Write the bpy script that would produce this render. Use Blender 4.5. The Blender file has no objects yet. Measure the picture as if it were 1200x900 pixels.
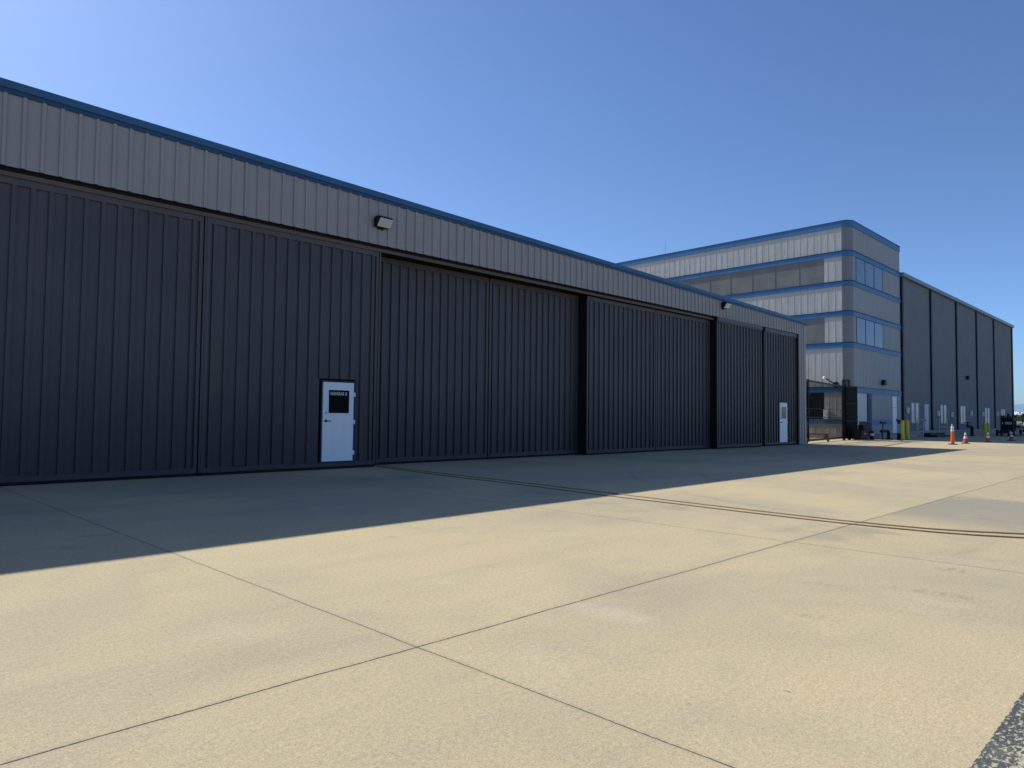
import bpy, bmesh, math, random
from mathutils import Vector, Matrix
random.seed(7)
R = math.radians
sc = bpy.context.scene
col = sc.collection

# ------------------------------------------------------------------ node helpers
class NT:
    def __init__(s, name):
        s.m = bpy.data.materials.new(name); s.m.use_nodes = True
        s.t = s.m.node_tree; s.t.nodes.clear()
        s.out = s.t.nodes.new('ShaderNodeOutputMaterial')
        s.b = s.t.nodes.new('ShaderNodeBsdfPrincipled')
        s.t.links.new(s.b.outputs[0], s.out.inputs[0])
        s._co = None
    def n(s, typ, **kw):
        nd = s.t.nodes.new(typ)
        for k, v in kw.items(): setattr(nd, k, v)
        return nd
    def put(s, sock, v):
        if hasattr(v, 'is_linked') or isinstance(v, bpy.types.NodeSocket): s.t.links.new(v, sock)
        else:
            if isinstance(v, (tuple, list)) and len(v) == 3 and sock.type == 'RGBA': v = (*v, 1)
            sock.default_value = v
    def co(s):
        if s._co is None: s._co = s.n('ShaderNodeTexCoord').outputs['Object']
        return s._co
    def math(s, op, a, b=0.0, c=0.0, clamp=False):
        nd = s.n('ShaderNodeMath', operation=op, use_clamp=clamp)
        s.put(nd.inputs[0], a); s.put(nd.inputs[1], b); s.put(nd.inputs[2], c)
        return nd.outputs[0]
    def mapping(s, scale=(1, 1, 1), loc=(0, 0, 0), rot=(0, 0, 0), src=None):
        nd = s.n('ShaderNodeMapping')
        s.put(nd.inputs['Vector'], src or s.co()); nd.inputs['Scale'].default_value = scale
        nd.inputs['Location'].default_value = loc; nd.inputs['Rotation'].default_value = rot
        return nd.outputs[0]
    def noise(s, scale, detail=3, rough=.5, vec=None, dist=0):
        nd = s.n('ShaderNodeTexNoise')
        s.put(nd.inputs['Vector'], vec or s.co())
        nd.inputs['Scale'].default_value = scale; nd.inputs['Detail'].default_value = detail
        nd.inputs['Roughness'].default_value = rough; nd.inputs['Distortion'].default_value = dist
        return nd.outputs[0]
    def ramp(s, v, lo, hi, a=0., b=1.):
        nd = s.n('ShaderNodeMapRange', interpolation_type='SMOOTHSTEP')
        s.put(nd.inputs[0], v)
        for i, x in enumerate((lo, hi, a, b)): nd.inputs[i + 1].default_value = x
        return nd.outputs[0]
    def mix(s, f, a, b, mode='MIX'):
        nd = s.n('ShaderNodeMix', data_type='RGBA', blend_type=mode)
        s.put(nd.inputs[0], f); s.put(nd.inputs[6], a); s.put(nd.inputs[7], b)
        return nd.outputs[2]
    def xyz(s):
        nd = s.n('ShaderNodeSeparateXYZ'); s.put(nd.inputs[0], s.co()); return nd.outputs
    def bump(s, h, strength=.3, dist=.01, nrm=None):
        nd = s.n('ShaderNodeBump'); s.put(nd.inputs['Height'], h)
        nd.inputs['Strength'].default_value = strength; nd.inputs['Distance'].default_value = dist
        if nrm: s.put(nd.inputs['Normal'], nrm)
        return nd.outputs[0]
    def fin(s, colr, rough=.5, metal=0., nrm=None, spec=.5):
        s.put(s.b.inputs['Base Color'], colr); s.put(s.b.inputs['Roughness'], rough)
        s.put(s.b.inputs['Metallic'], metal); s.b.inputs['Specular IOR Level'].default_value = spec
        if nrm: s.put(s.b.inputs['Normal'], nrm)
        return s.m

def scale3(c, k): return tuple(x * k for x in c)

def painted(name, c, rough=.45, var=.12, streak=.15, spec=.5, metal=0., bumpd=.0, sc_=1., low_shade=0.):
    m = NT(name)
    big = m.noise(.6 * sc_, 4, .6)
    st = m.noise(1., 4, .6, m.mapping((5 * sc_, 5 * sc_, .25)))
    fine = m.noise(45, 2, .5)
    f = m.math('ADD', m.math('MULTIPLY', m.math('SUBTRACT', big, .5), var * 3),
               m.math('ADD', m.math('MULTIPLY', m.math('SUBTRACT', st, .5), streak * 3),
                      m.math('MULTIPLY', m.math('SUBTRACT', fine, .5), .1)))
    g = m.math('ADD', f, 1.)
    if low_shade:                                       # shade on the lower sheets painted into the colour, ragged with streaks
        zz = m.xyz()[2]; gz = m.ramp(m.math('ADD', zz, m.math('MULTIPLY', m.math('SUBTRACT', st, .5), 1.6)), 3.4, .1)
        g = m.math('MULTIPLY', g, m.math('SUBTRACT', 1., m.math('MULTIPLY', gz, low_shade)))
    cc = m.n('ShaderNodeCombineColor')
    for i in range(3): m.put(cc.inputs[i], m.math('MULTIPLY', g, c[i]))
    r = m.math('ADD', m.math('MULTIPLY', m.math('SUBTRACT', st, .5), .25), rough)
    nrm = None
    if bumpd: nrm = m.bump(m.noise(1., 2, .5, m.mapping((1.7, 1.7, .55))), 1., bumpd)
    return m.fin(cc.outputs[0], r, metal, nrm, spec)

M = {}
M['door_dark'] = painted('charcoal_door_paint', (.076, .066, .070), .46, .16, .22, .38, bumpd=.014, low_shade=.46)
M['door_frame'] = painted('charcoal_frame_paint', (.092, .079, .080), .46, .12, .14, .38, low_shade=.46)
M['black_rubber'] = painted('black_rubber', (.012, .012, .014), .7, .05, .05, .2)
M['fascia'] = painted('taupe_metal_paint', (.345, .318, .30), .5, .06, .08, .4, bumpd=.01)
M['brown_trim'] = painted('brown_track_cover', (.135, .10, .075), .6, .1, .1, .3)
M['blue_trim'] = painted('blue_trim_paint', (.030, .105, .215), .45, .12, .08)
M['blue_drip'] = painted('dark_blue_flashing', (.014, .062, .15), .5, .12, .08)
M['blue_band'] = painted('blue_band_paint', (.034, .145, .32), .45, .15, .12)
M['navy'] = painted('navy_paint', (.008, .03, .12), .5, .1, .1, .3)
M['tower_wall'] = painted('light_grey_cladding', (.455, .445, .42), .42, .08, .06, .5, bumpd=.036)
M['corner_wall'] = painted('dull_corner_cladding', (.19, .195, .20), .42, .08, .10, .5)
M['pilaster'] = painted('near_black_navy_paint', (.010, .017, .034), .5, .1, .1, .3)
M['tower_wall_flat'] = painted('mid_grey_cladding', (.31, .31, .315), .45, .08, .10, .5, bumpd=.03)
M['hangar_wall'] = painted('slate_grey_cladding', (.175, .178, .190), .48, .10, .2, .45, bumpd=.02)
M['cap_grey'] = painted('blue_grey_cap', (.16, .22, .27), .45)
M['white_paint'] = painted('white_door_paint', (.84, .84, .84), .4, .03, .05)
M['dull_white'] = painted('offwhite_paint', (.55, .56, .56), .5, .05, .08)
M['mullion_grey'] = painted('grey_mullion', (.14, .15, .155), .5)
M['roof'] = painted('grey_roof_membrane', (.3, .3, .3), .8)
M['black_metal'] = painted('black_powder_coat', (.008, .009, .010), .5, .1, .1, .25)
M['steel'] = painted('galvanised_steel', (.35, .36, .37), .35, .1, .1, .5, .7)
M['yellow'] = painted('yellow_paint', (.62, .50, .04), .5, .12, .1)
M['orange'] = painted('orange_plastic', (.75, .13, .03), .45, .08, .05)
M['dark_red'] = painted('red_orange_plastic', (.50, .06, .035), .5, .1, .05)
M['reflective'] = painted('white_reflective_sleeve', (.75, .75, .72), .35, .03, .02)
M['hose'] = painted('tan_brown_hose', (.33, .22, .11), .5, .2, .2)
M['hose_dark'] = painted('dark_brown_hose', (.25, .17, .09), .5, .2, .2)
M['tyre'] = painted('tyre_rubber', (.02, .02, .02), .8)
M['bark'] = painted('bark', (.09, .07, .05), .9)
M['concrete_kerb'] = painted('plinth_concrete', (.36, .33, .28), .85, .15, .15, .2)
M['red_cloth'] = painted('faded_red_paint', (.35, .10, .09), .6)
M['lens'] = painted('frosted_lamp_lens', (.62, .62, .55), .25, .05, .02)

def glass(name, c, rough, spec=.5):
    m = NT(name); f = m.noise(.9, 2)
    cc = m.mix(m.ramp(f, .3, .7), scale3(c, .88), scale3(c, 1.1))
    nrm = m.bump(m.noise(.8, 2), .25, .01)
    return m.fin(cc, rough, 0, nrm, spec)
M['glass_sky'] = glass('sky_reflection_glass', (.10, .14, .19), .05, .9)  # blue base paints in the sky mirrored by the panes
M['glass_grey'] = glass('grey_film_glass', (.185, .185, .175), .5, .3)
M['glass_black'] = glass('black_glass', (.004, .004, .004), .35, .05)
M['glass_bright'] = glass('ground_reflection_glass', (.40, .41, .39), .12, .8)  # pale base paints in the sunlit ground and sky mirrored by the panes
M['glass_door'] = glass('dim_glass', (.05, .045, .03), .08, .8)

def leaf_mat(name, a, b):
    m = NT(name); f = m.noise(.9, 3)
    return m.fin(m.mix(m.ramp(f, .35, .65), a, b), .7)
M['leaf'] = leaf_mat('dark_green_foliage', (.035, .055, .028), (.085, .11, .055))
M['leaf2'] = leaf_mat('olive_foliage', (.07, .08, .04), (.13, .13, .075))

# ---- apron concrete
def apron():
    m = NT('apron_concrete'); x, y, z = m.xyz()
    A, B = (.572, .432, .250), (.458, .360, .234)
    big = m.noise(.22, 5, .6, dist=.6)
    c = m.mix(m.ramp(big, .36, .66), A, B)
    st = m.noise(1., 5, .6, m.mapping((.16, 1.5, 1), rot=(0, 0, R(4))))
    c = m.mix(m.math('MULTIPLY', m.ramp(st, .5, .78), .38), c, (.36, .30, .215))
    st2 = m.noise(1., 4, .6, m.mapping((1.1, .2, 1), rot=(0, 0, R(-20))))
    c = m.mix(m.math('MULTIPLY', m.ramp(st2, .55, .8), .25), c, (.39, .325, .225))
    # darker traffic-stained slab beyond the middle
    px = m.math('MULTIPLY', m.ramp(m.math('ADD', x, m.math('MULTIPLY', big, 1.5)), 11.6, 13.6), m.math('SUBTRACT', 1., m.ramp(x, 15.7, 16.3)))
    pm = m.math('MULTIPLY', px, m.math('LESS_THAN', y, 3.68))
    c = m.mix(m.math('MULTIPLY', pm, .62), c, (.27, .245, .195))
    px2 = m.math('MULTIPLY', m.ramp(x, 7.2, 9.5), m.math('SUBTRACT', 1., m.ramp(x, 10.5, 12.5)))
    n3 = m.ramp(m.noise(.7, 4, .6), .48, .7)
    c = m.mix(m.math('MULTIPLY', m.math('MULTIPLY', px2, n3), .6), c, (.30, .265, .195))
    # pale repaired streak
    def blob0(cx, cy, sx, sy):
        u = m.math('DIVIDE', m.math('SUBTRACT', x, cx), sx); v = m.math('DIVIDE', m.math('SUBTRACT', y, cy), sy)
        d = m.math('ADD', m.math('MULTIPLY', u, u), m.math('MULTIPLY', v, v))
        return m.ramp(m.math('ADD', d, m.math('MULTIPLY', m.math('SUBTRACT', wob, .5), 3.)), 1.6, -.2)
    def blob(cx, cy, sx, sy, rot):
        v = m.mapping((1, 1, 1), (0, 0, 0), (0, 0, 0))
        dx = m.math('SUBTRACT', x, cx); dy = m.math('SUBTRACT', y, cy)
        ca, sa = math.cos(rot), math.sin(rot)
        u = m.math('ADD', m.math('MULTIPLY', dx, ca / sx), m.math('MULTIPLY', dy, sa / sx))
        w = m.math('ADD', m.math('MULTIPLY', dx, -sa / sy), m.math('MULTIPLY', dy, ca / sy))
        d = m.math('ADD', m.math('MULTIPLY', u, u), m.math('MULTIPLY', w, w))
        d = m.math('ADD', d, m.math('MULTIPLY', m.math('SUBTRACT', wob, .5), 4.5))
        return m.math('MULTIPLY', m.ramp(d, 1.6, -.4), m.ramp(wob2, .40, .62))
    wob = m.noise(4., 6, .75); wob2 = m.noise(9., 5, .75, m.mapping((.5, 2., 1)))
    c = m.mix(m.math('MULTIPLY', blob0(4.45, 3.3, .2, .42), .45), c, (.60, .51, .36))
    for (cx, cy, sx, sy, ro, k) in [(6.6, 2.6, .08, .25, .2, .35), (7.0, 1.75, .1, .35, .1, .35), (5.5, 2.2, .08, .2, .2, .3), (2.6, 9.6, .08, .2, 1.2, .7),
                                    (2.2, 8.9, .12, .16, .5, .45), (5.2, 7.2, .06, .10, 0, .4), (8.2, 1.9, .12, .18, .4, .4), (4.3, 13.6, .3, .12, .3, .5), (9.3, 11.5, .10, .10, 0, .8),
                                    (12.6, 10.3, .09, .09, 0, .9), (6.1, 9.2, .05, .05, 0, .7), (3.9, 1.7, .012, .022, 0, .9), (3.35, 2.0, .02, .03, 0, .7)]:
        c = m.mix(m.math('MULTIPLY', blob(cx, cy, sx, sy, ro), k), c, (.12, .11, .095))
    # faint tyre arcs
    for (cx, cy, rad) in [(22, 2, 11.0), (22, 2, 9.2), (30, 20, 9.5), (34, -2, 13.)]:
        dx = m.math('SUBTRACT', x, cx); dy = m.math('SUBTRACT', y, cy)
        d = m.math('SQRT', m.math('ADD', m.math('MULTIPLY', dx, dx), m.math('MULTIPLY', dy, dy)))
        d = m.math('ABSOLUTE', m.math('SUBTRACT', d, rad))
        k = m.math('MULTIPLY', m.ramp(d, .16, .04), m.ramp(big, .4, .62))
        c = m.mix(m.math('MULTIPLY', k, .28), c, (.25, .22, .18))
    # sealed / worn asphalt corner nearest the camera
    edge = m.math('ADD', y, m.math('MULTIPLY', m.math('SUBTRACT', m.noise(22, 3), .5), .03))
    asph = m.math('LESS_THAN', edge, .785)
    mot = m.noise(24, 6, .72, m.mapping((1., 1.6, 1)), .3)
    keep = m.ramp(m.math('ADD', mot, m.math('MULTIPLY', m.ramp(y, .72, .60), .10)), .53, .58)
    ac = m.mix(keep, (.085, .085, .08), (.52, .44, .30))
    c = m.mix(asph, c, ac)
    mm = m.noise(1.3, 6, .7, m.mapping((.7, 1.2, 1)))
    c = m.mix(m.math('MULTIPLY', m.ramp(mm, .50, .74), .34), c, (.36, .32, .235))
    mm2 = m.noise(.9, 5, .65, m.mapping((1, 1, 1), (13, 7, 0)))
    c = m.mix(m.math('MULTIPLY', m.ramp(mm2, .54, .76), .28), c, (.64, .55, .37))
    # each slab was poured separately: slight tone steps at the joints
    def gt(a, v): return m.math('GREATER_THAN', a, v)
    tone = m.math('ADD', 1., m.math('MULTIPLY', gt(x, 2.89), .035))
    tone = m.math('SUBTRACT', tone, m.math('MULTIPLY', gt(x, 8.56), .045))
    tone = m.math('ADD', tone, m.math('MULTIPLY', m.math('MULTIPLY', gt(y, 3.69), gt(x, 8.56)), .05))
    tone = m.math('SUBTRACT', tone, m.math('MULTIPLY', gt(x, 29.4), .05))
    tv = m.n('ShaderNodeVectorMath', operation='SCALE'); m.put(tv.inputs[0], c); m.put(tv.inputs[3], tone); c = tv.outputs[0]
    # fine speckle of exposed aggregate
    sp = m.noise(95, 3, .85); sp2 = m.noise(30, 4, .8); vor = m.n('ShaderNodeTexVoronoi'); m.put(vor.inputs['Vector'], m.co()); vor.inputs['Scale'].default_value = 70
    g = m.math('ADD', -.30, m.math('ADD', m.math('MULTIPLY', sp, 1.7), m.math('MULTIPLY', sp2, .90)))
    cm = m.n('ShaderNodeVectorMath', operation='SCALE'); m.put(cm.inputs[0], c); m.put(cm.inputs[3], g)
    c = cm.outputs[0]
    pit = m.math('MULTIPLY', m.ramp(vor.outputs['Distance'], .16, .05), m.ramp(sp2, .5, .62))
    c = m.mix(m.math('MULTIPLY', pit, .5), c, (.2, .17, .12))
    # saw-cut joints
    wy = m.math('MULTIPLY', m.math('SUBTRACT', m.noise(1.5, 2), .5), .03)
    wf = m.math('MULTIPLY', m.math('SUBTRACT', m.noise(30, 2), .5), .012)
    jit = m.math('ADD', wy, wf)
    chip = m.noise(7., 5, .8)
    def joint(ax, v, w, k):
        nonlocal c
        d = m.math('ABSOLUTE', m.math('ADD', m.math('SUBTRACT', ax, v), jit))
        d = m.math('DIVIDE', d, m.math('ADD', .45, m.math('MULTIPLY', chip, 1.1)))
        halo = m.math('MULTIPLY', m.ramp(d, w * 9, w * 1.5), .16)
        c = m.mix(halo, c, (.26, .22, .17))
        c = m.mix(m.math('MULTIPLY', m.ramp(d, w * 1.25, w * .75), k), c, (.03, .03, .032))
        return d
    d1 = joint(y, 3.69, .0065, .95); joint(x, 2.89, .0045, .85); joint(x, 8.56, .006, .75)
    joint(x, 29.4, .03, .5); joint(x, 49.5, .04, .35); joint(y, 12.4, .006, .35); joint(y, -5.0, .006, .9); joint(x, -2.8, .005, .9)
    h = m.math('ADD', m.math('MULTIPLY', sp, .6), m.math('MULTIPLY', sp2, .5))
    h = m.math('SUBTRACT', h, pit)
    nrm = m.bump(h, .55, .004)
    return m.fin(c, .88, 0, nrm, .25)
M['apron'] = apron()

def field_mat():
    m = NT('dry_grass_field')
    f = m.noise(1., 4, .6, m.mapping((.012, .05, 1))); g = m.noise(.4, 4, .7)
    c = m.mix(m.ramp(f, .4, .6), (.42, .34, .17), (.20, .22, .09))
    c = m.mix(m.math('MULTIPLY', m.ramp(g, .4, .7), .5), c, (.55, .46, .28))
    return m.fin(c, .95, 0, None, .1)
M['field'] = field_mat()
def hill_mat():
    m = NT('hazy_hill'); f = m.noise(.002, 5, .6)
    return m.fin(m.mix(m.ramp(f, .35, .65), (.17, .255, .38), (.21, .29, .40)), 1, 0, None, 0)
M['hill'] = hill_mat()

# ------------------------------------------------------------------ mesh helpers
def obj(name, bm, mat, parent=None, smooth=False, mats=None):
    me = bpy.data.meshes.new(name)
    bmesh.ops.remove_doubles(bm, verts=bm.verts, dist=1e-5)
    bmesh.ops.recalc_face_normals(bm, faces=bm.faces)
    if smooth:
        for f in bm.faces: f.smooth = True
    bm.to_mesh(me); bm.free()
    for mm in (mats or [mat]): me.materials.append(M[mm] if isinstance(mm, str) else mm)
    o = bpy.data.objects.new(name, me); col.objects.link(o)
    if parent: o.parent = parent; o.matrix_parent_inverse = Matrix.Identity(4)
    if smooth:
        try: me.set_sharp_from_angle(angle=R(40))
        except Exception: pass
    return o
def tag(o, label=None, cat=None, group=None, kind=None):
    if label: o['label'] = label
    if cat: o['category'] = cat
    if group: o['group'] = group
    if kind: o['kind'] = kind
    return o
def thing(name, label, cat, loc=(0, 0, 0), rz=0, group=None):
    o = bpy.data.objects.new(name, None); col.objects.link(o)
    o.location = loc; o.rotation_euler = (0, 0, rz); o.empty_display_size = .3
    return tag(o, label, cat, group)
def box(bm, x0, x1, y0, y1, z0, z1, bev=0):
    vs = [bm.verts.new((x, y, z)) for x in (x0, x1) for y in (y0, y1) for z in (z0, z1)]
    fs = [(0, 1, 3, 2), (4, 6, 7, 5), (0, 4, 5, 1), (2, 3, 7, 6), (0, 2, 6, 4), (1, 5, 7, 3)]
    F = [bm.faces.new([vs[i] for i in f]) for f in fs]
    if bev:
        es = list({e for f in F for e in f.edges})
        bmesh.ops.bevel(bm, geom=es, offset=bev, segments=2, affect='EDGES', profile=.5)
def B(*a, bev=0):
    bm = bmesh.new(); box(bm, *a, bev=bev); return bm
def obox(bm, P, d, n, s0, s1, t0, t1, z0, z1):
    """box in a frame: origin P, along d, outward n"""
    P = Vector(P); d = Vector(d); n = Vector(n)
    vs = [bm.verts.new(P + d * s + n * t + Vector((0, 0, z))) for s in (s0, s1) for t in (t0, t1) for z in (z0, z1)]
    for f in [(0, 1, 3, 2), (4, 6, 7, 5), (0, 4, 5, 1), (2, 3, 7, 6), (0, 2, 6, 4), (1, 5, 7, 3)]:
        bm.faces.new([vs[i] for i in f])
def tube(bm, pts, r, seg=10, r1=None, cap=True):
    pts = [Vector(p) for p in pts]; rings = []
    n = len(pts); up = Vector((0, 0, 1))
    for i, p in enumerate(pts):
        t = (pts[min(i + 1, n - 1)] - pts[max(i - 1, 0)]).normalized()
        a = up if abs(t.z) < .95 else Vector((1, 0, 0))
        u = t.cross(a).normalized(); v = u.cross(t).normalized()
        rr = r if r1 is None else r + (r1 - r) * i / (n - 1)
        rings.append([bm.verts.new(p + (u * math.cos(k * 2 * math.pi / seg) + v * math.sin(k * 2 * math.pi / seg)) * rr) for k in range(seg)])
    for a, b in zip(rings, rings[1:]):
        for k in range(seg): bm.faces.new([a[k], a[(k + 1) % seg], b[(k + 1) % seg], b[k]])
    if cap: bm.faces.new(rings[0][::-1]); bm.faces.new(rings[-1])
def lathe(bm, prof, seg=20, c=(0, 0, 0)):
    rings = [[bm.verts.new((c[0] + r * math.cos(k * 2 * math.pi / seg), c[1] + r * math.sin(k * 2 * math.pi / seg), c[2] + z)) for k in range(seg)] for r, z in prof]
    for a, b in zip(rings, rings[1:]):
        for k in range(seg): bm.faces.new([a[k], a[(k + 1) % seg], b[(k + 1) % seg], b[k]])
    bm.faces.new(rings[0][::-1]); bm.faces.new(rings[-1])
def ribbed(bm, P, d, n, s0, s1, z0, z1, pitch, base, top, h, phase=0.):
    """corrugated sheet: ribs stand h proud along outward n. z0/z1 number or function of s"""
    P = Vector(P); d = Vector(d); n = Vector(n)
    f0 = z0 if callable(z0) else (lambda s: z0); f1 = z1 if callable(z1) else (lambda s: z1)
    prof = [(s0, 0.)]
    k = math.floor((s0 - phase) / pitch)
    while True:
        c = phase + k * pitch; k += 1
        if c - base / 2 <= s0 + 1e-3: continue
        if c + base / 2 >= s1 - 1e-3: break
        prof += [(c - base / 2, 0.), (c - top / 2, h), (c + top / 2, h), (c + base / 2, 0.)]
    prof.append((s1, 0.))
    prev = None
    for s, t in prof:
        q = P + d * s + n * t
        a = bm.verts.new(q + Vector((0, 0, f0(s)))); b = bm.verts.new(q + Vector((0, 0, f1(s))))
        if prev: bm.faces.new([prev[0], a, b, prev[1]])
        prev = (a, b)

# ------------------------------------------------------------------ camera
f_, p_, r_, y_ = 832.6, R(2.498), R(.607), R(44.657)
fwd = Vector((math.cos(p_) * math.cos(y_), math.cos(p_) * math.sin(y_), math.sin(p_)))
rt = Vector((math.sin(y_), -math.cos(y_), 0)); up = rt.cross(fwd)
r2 = math.cos(r_) * rt + math.sin(r_) * up; u2 = -math.sin(r_) * rt + math.cos(r_) * up
cd = bpy.data.cameras.new('camera'); cam = bpy.data.objects.new('camera', cd); col.objects.link(cam)
mt = Matrix((r2, u2, -fwd)).transposed().to_4x4(); mt.translation = Vector((0, 0, 1.5)); cam.matrix_world = mt
cd.sensor_width = 36; cd.lens = f_ / 1200 * 36; cd.clip_start = .05; cd.clip_end = 30000
sc.camera = cam

# ------------------------------------------------------------------ light
AZ, EL = R(95.2), R(42.25)
sd = Vector((math.cos(EL) * math.cos(AZ), math.cos(EL) * math.sin(AZ), math.sin(EL)))
L = bpy.data.lights.new('sun', 'SUN'); L.energy = 5.0; L.angle = R(.53); L.color = (.92, .95, .89)
lo = bpy.data.objects.new('sun', L); col.objects.link(lo); lo.rotation_euler = sd.to_track_quat('Z', 'Y').to_euler(); lo.location = (0, 0, 40)
w = bpy.data.worlds.new('World'); sc.world = w; w.use_nodes = True
nt = w.node_tree; nt.nodes.clear()
sky = nt.nodes.new('ShaderNodeTexSky'); sky.sky_type = 'NISHITA'; sky.sun_disc = False
sky.sun_elevation = EL; sky.sun_rotation = math.pi / 2 - AZ; sky.altitude = 0; sky.air_density = 1.0; sky.dust_density = .55; sky.ozone_density = 3.
bg = nt.nodes.new('ShaderNodeBackground'); bg.inputs[1].default_value = .085
hs = nt.nodes.new('ShaderNodeHueSaturation'); hs.inputs['Saturation'].default_value = 1.0
wo = nt.nodes.new('ShaderNodeOutputWorld')
gm = nt.nodes.new('ShaderNodeMix'); gm.data_type = 'RGBA'; gm.blend_type = 'MULTIPLY'; gm.inputs[0].default_value = 1.; gm.inputs[7].default_value = (1.0, 1.19, 1.52, 1)
# clearer, bluer air close to the horizon than the model gives
tc = nt.nodes.new('ShaderNodeTexCoord'); sx = nt.nodes.new('ShaderNodeSeparateXYZ'); nt.links.new(tc.outputs['Generated'], sx.inputs[0])
mr = nt.nodes.new('ShaderNodeMapRange'); mr.interpolation_type = 'SMOOTHSTEP'; nt.links.new(sx.outputs['Z'], mr.inputs[0]); mr.inputs[1].default_value = -.02; mr.inputs[2].default_value = .30
hm = nt.nodes.new('ShaderNodeMix'); hm.data_type = 'RGBA'; nt.links.new(mr.outputs[0], hm.inputs[0]); hm.inputs[6].default_value = (.93, 1.33, 2.05, 1); hm.inputs[7].default_value = (1.0, 1.19, 1.52, 1)
nt.links.new(hm.outputs[2], gm.inputs[7])
nt.links.new(sky.outputs[0], hs.inputs['Color']); nt.links.new(hs.outputs[0], gm.inputs[6]); nt.links.new(gm.outputs[2], bg.inputs[0]); nt.links.new(bg.outputs[0], wo.inputs[0])
sc.view_settings.view_transform = 'Standard'; sc.view_settings.look = 'None'; sc.view_settings.exposure = 0

# ------------------------------------------------------------------ ground, field, hills
bm = bmesh.new()
vs = [bm.verts.new(p) for p in ((-6000, -6000, 0), (9000, -6000, 0), (9000, 6000, 0), (-6000, 6000, 0))]; bm.faces.new(vs)
tag(obj('apron_ground', bm, 'apron'), kind='structure')
bm = bmesh.new()
vs = [bm.verts.new(p) for p in ((127, -1500, .004), (7000, -1500, .004), (7000, 2500, .004), (127, 2500, .004))]; bm.faces.new(vs)
tag(obj('grass_field', bm, 'field'), kind='structure')
bm = bmesh.new(); prev = None
for i in range(121):
    a = R(-35 + i * .75); r0 = 5200
    h = 95 + 45 * math.sin(a * 9 + 1.2) + 28 * math.sin(a * 23 + 2) + 12 * math.sin(a * 61)
    row = [bm.verts.new((rr * math.cos(a), rr * math.sin(a), hh)) for rr, hh in ((r0 - 900, -5), (r0 - 350, h * .55 + 8 * math.sin(a * 97)), (r0, max(h, 25)), (r0 + 900, -5))]
    if prev:
        for k in range(3): bm.faces.new([prev[k], row[k], row[k + 1], prev[k + 1]])
    prev = row
tag(obj('hills', bm, 'hill', smooth=True), kind='structure')

# ------------------------------------------------------------------ near hangar
eave = lambda x: 8.008 - .0224 * x
XL, XR, YF, YB = -9., 41.02, 16.70, 46.
HF = 6.27
hg = thing('aircraft_hangar', 'long low hangar with eight dark ribbed sliding doors, taupe fascia and sloping blue eave', 'hangar', (0, 0, 0))
bm = bmesh.new()
ribbed(bm, (0, YF, 0), (1, 0, 0), (0, -1, 0), XL, XR - .005, HF, lambda s: eave(s) - .18, .325, .085, .06, .042, .1)
obj('fascia', bm, 'fascia', hg)
bm = bmesh.new()
ribbed(bm, (0, YF, 0), (1, 0, 0), (0, -1, 0), 40.03, XR - .005, .02, HF - .002, .325, .085, .06, .042, .1)
box(bm, 40.03, XR - .01, YF + .002, YF + .25, .02, HF - .01)
obj('corner_wall', bm, 'fascia', hg)
bm = bmesh.new()
ribbed(bm, (XR, YF, 0), (0, 1, 0), (1, 0, 0), 0.01, YB - YF, .02, eave(XR) - .05, .32, .10, .055, .03)
obj('end_wall', bm, 'fascia', hg)
bm = bmesh.new()
for (a, b, c, d) in [(XL, XL + .1, YF + .02, YB), (XL, XR, YB - .1, YB)]: box(bm, a, b, c, d, 0.02, 7.0)
obj('rear_wall', bm, 'fascia', hg)
bm = bmesh.new()                                    # roof follows the falling eave
P8 = [bm.verts.new((x, y, eave(x) - dz)) for x in (XL, XR - .02) for y in (YF + .05, YB) for dz in (.12, .06)]
for f in [(0, 1, 3, 2), (4, 6, 7, 5), (0, 4, 5, 1), (2, 3, 7, 6), (0, 2, 6, 4), (1, 5, 7, 3)]: bm.faces.new([P8[i] for i in f])
obj('roof', bm, 'roof', hg)
def slopebox(x0, x1, y0, y1, dz0, dz1):
    bm = bmesh.new()
    v = [bm.verts.new((x, y, eave(x) - dz)) for x in (x0, x1) for y in (y0, y1) for dz in (dz0, dz1)]
    for f in [(0, 1, 3, 2), (4, 6, 7, 5), (0, 4, 5, 1), (2, 3, 7, 6), (0, 2, 6, 4), (1, 5, 7, 3)]: bm.faces.new([v[i] for i in f])
    return bm
bm = slopebox(XL, XR + .06, YF - .075, YF + .06, .155, 0.)
tag(obj('eave_trim', bm, 'blue_trim', hg), 'blue eave gutter running the whole hangar front')
obj('drip_flashing', slopebox(XL, XR + .05, YF - .045, YF - .002, .245, .158), 'blue_drip', hg)
obj('gable_trim', B(XR - .02, XR + .06, YF + .062, YB, eave(XR) - .2, eave(XR) + .01), 'blue_trim', hg)
bm = bmesh.new()
box(bm, XL, 30.60, YF + .10, YF + .13, HF - .165, HF - .075); box(bm, XL, 40.0, YF + .052, YF + 1.1, HF + .02, HF + .06)
obj('track_cover', bm, 'brown_trim', hg)
obj('track_shade_strip', B(XL, 30.6, YF + .115, YF + .128, HF - .073, HF + .018), 'black_rubber', hg)  # added black strip standing in for the shadow under the fascia
bm = bmesh.new(); box(bm, XL, 40.0, YF + .42, YF + .50, HF - .12, HF + .0); box(bm, XL, 40.0, YF + .82, YF + .90, HF - .12, HF + .0)
obj('door_track', bm, 'black_metal', hg)
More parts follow.
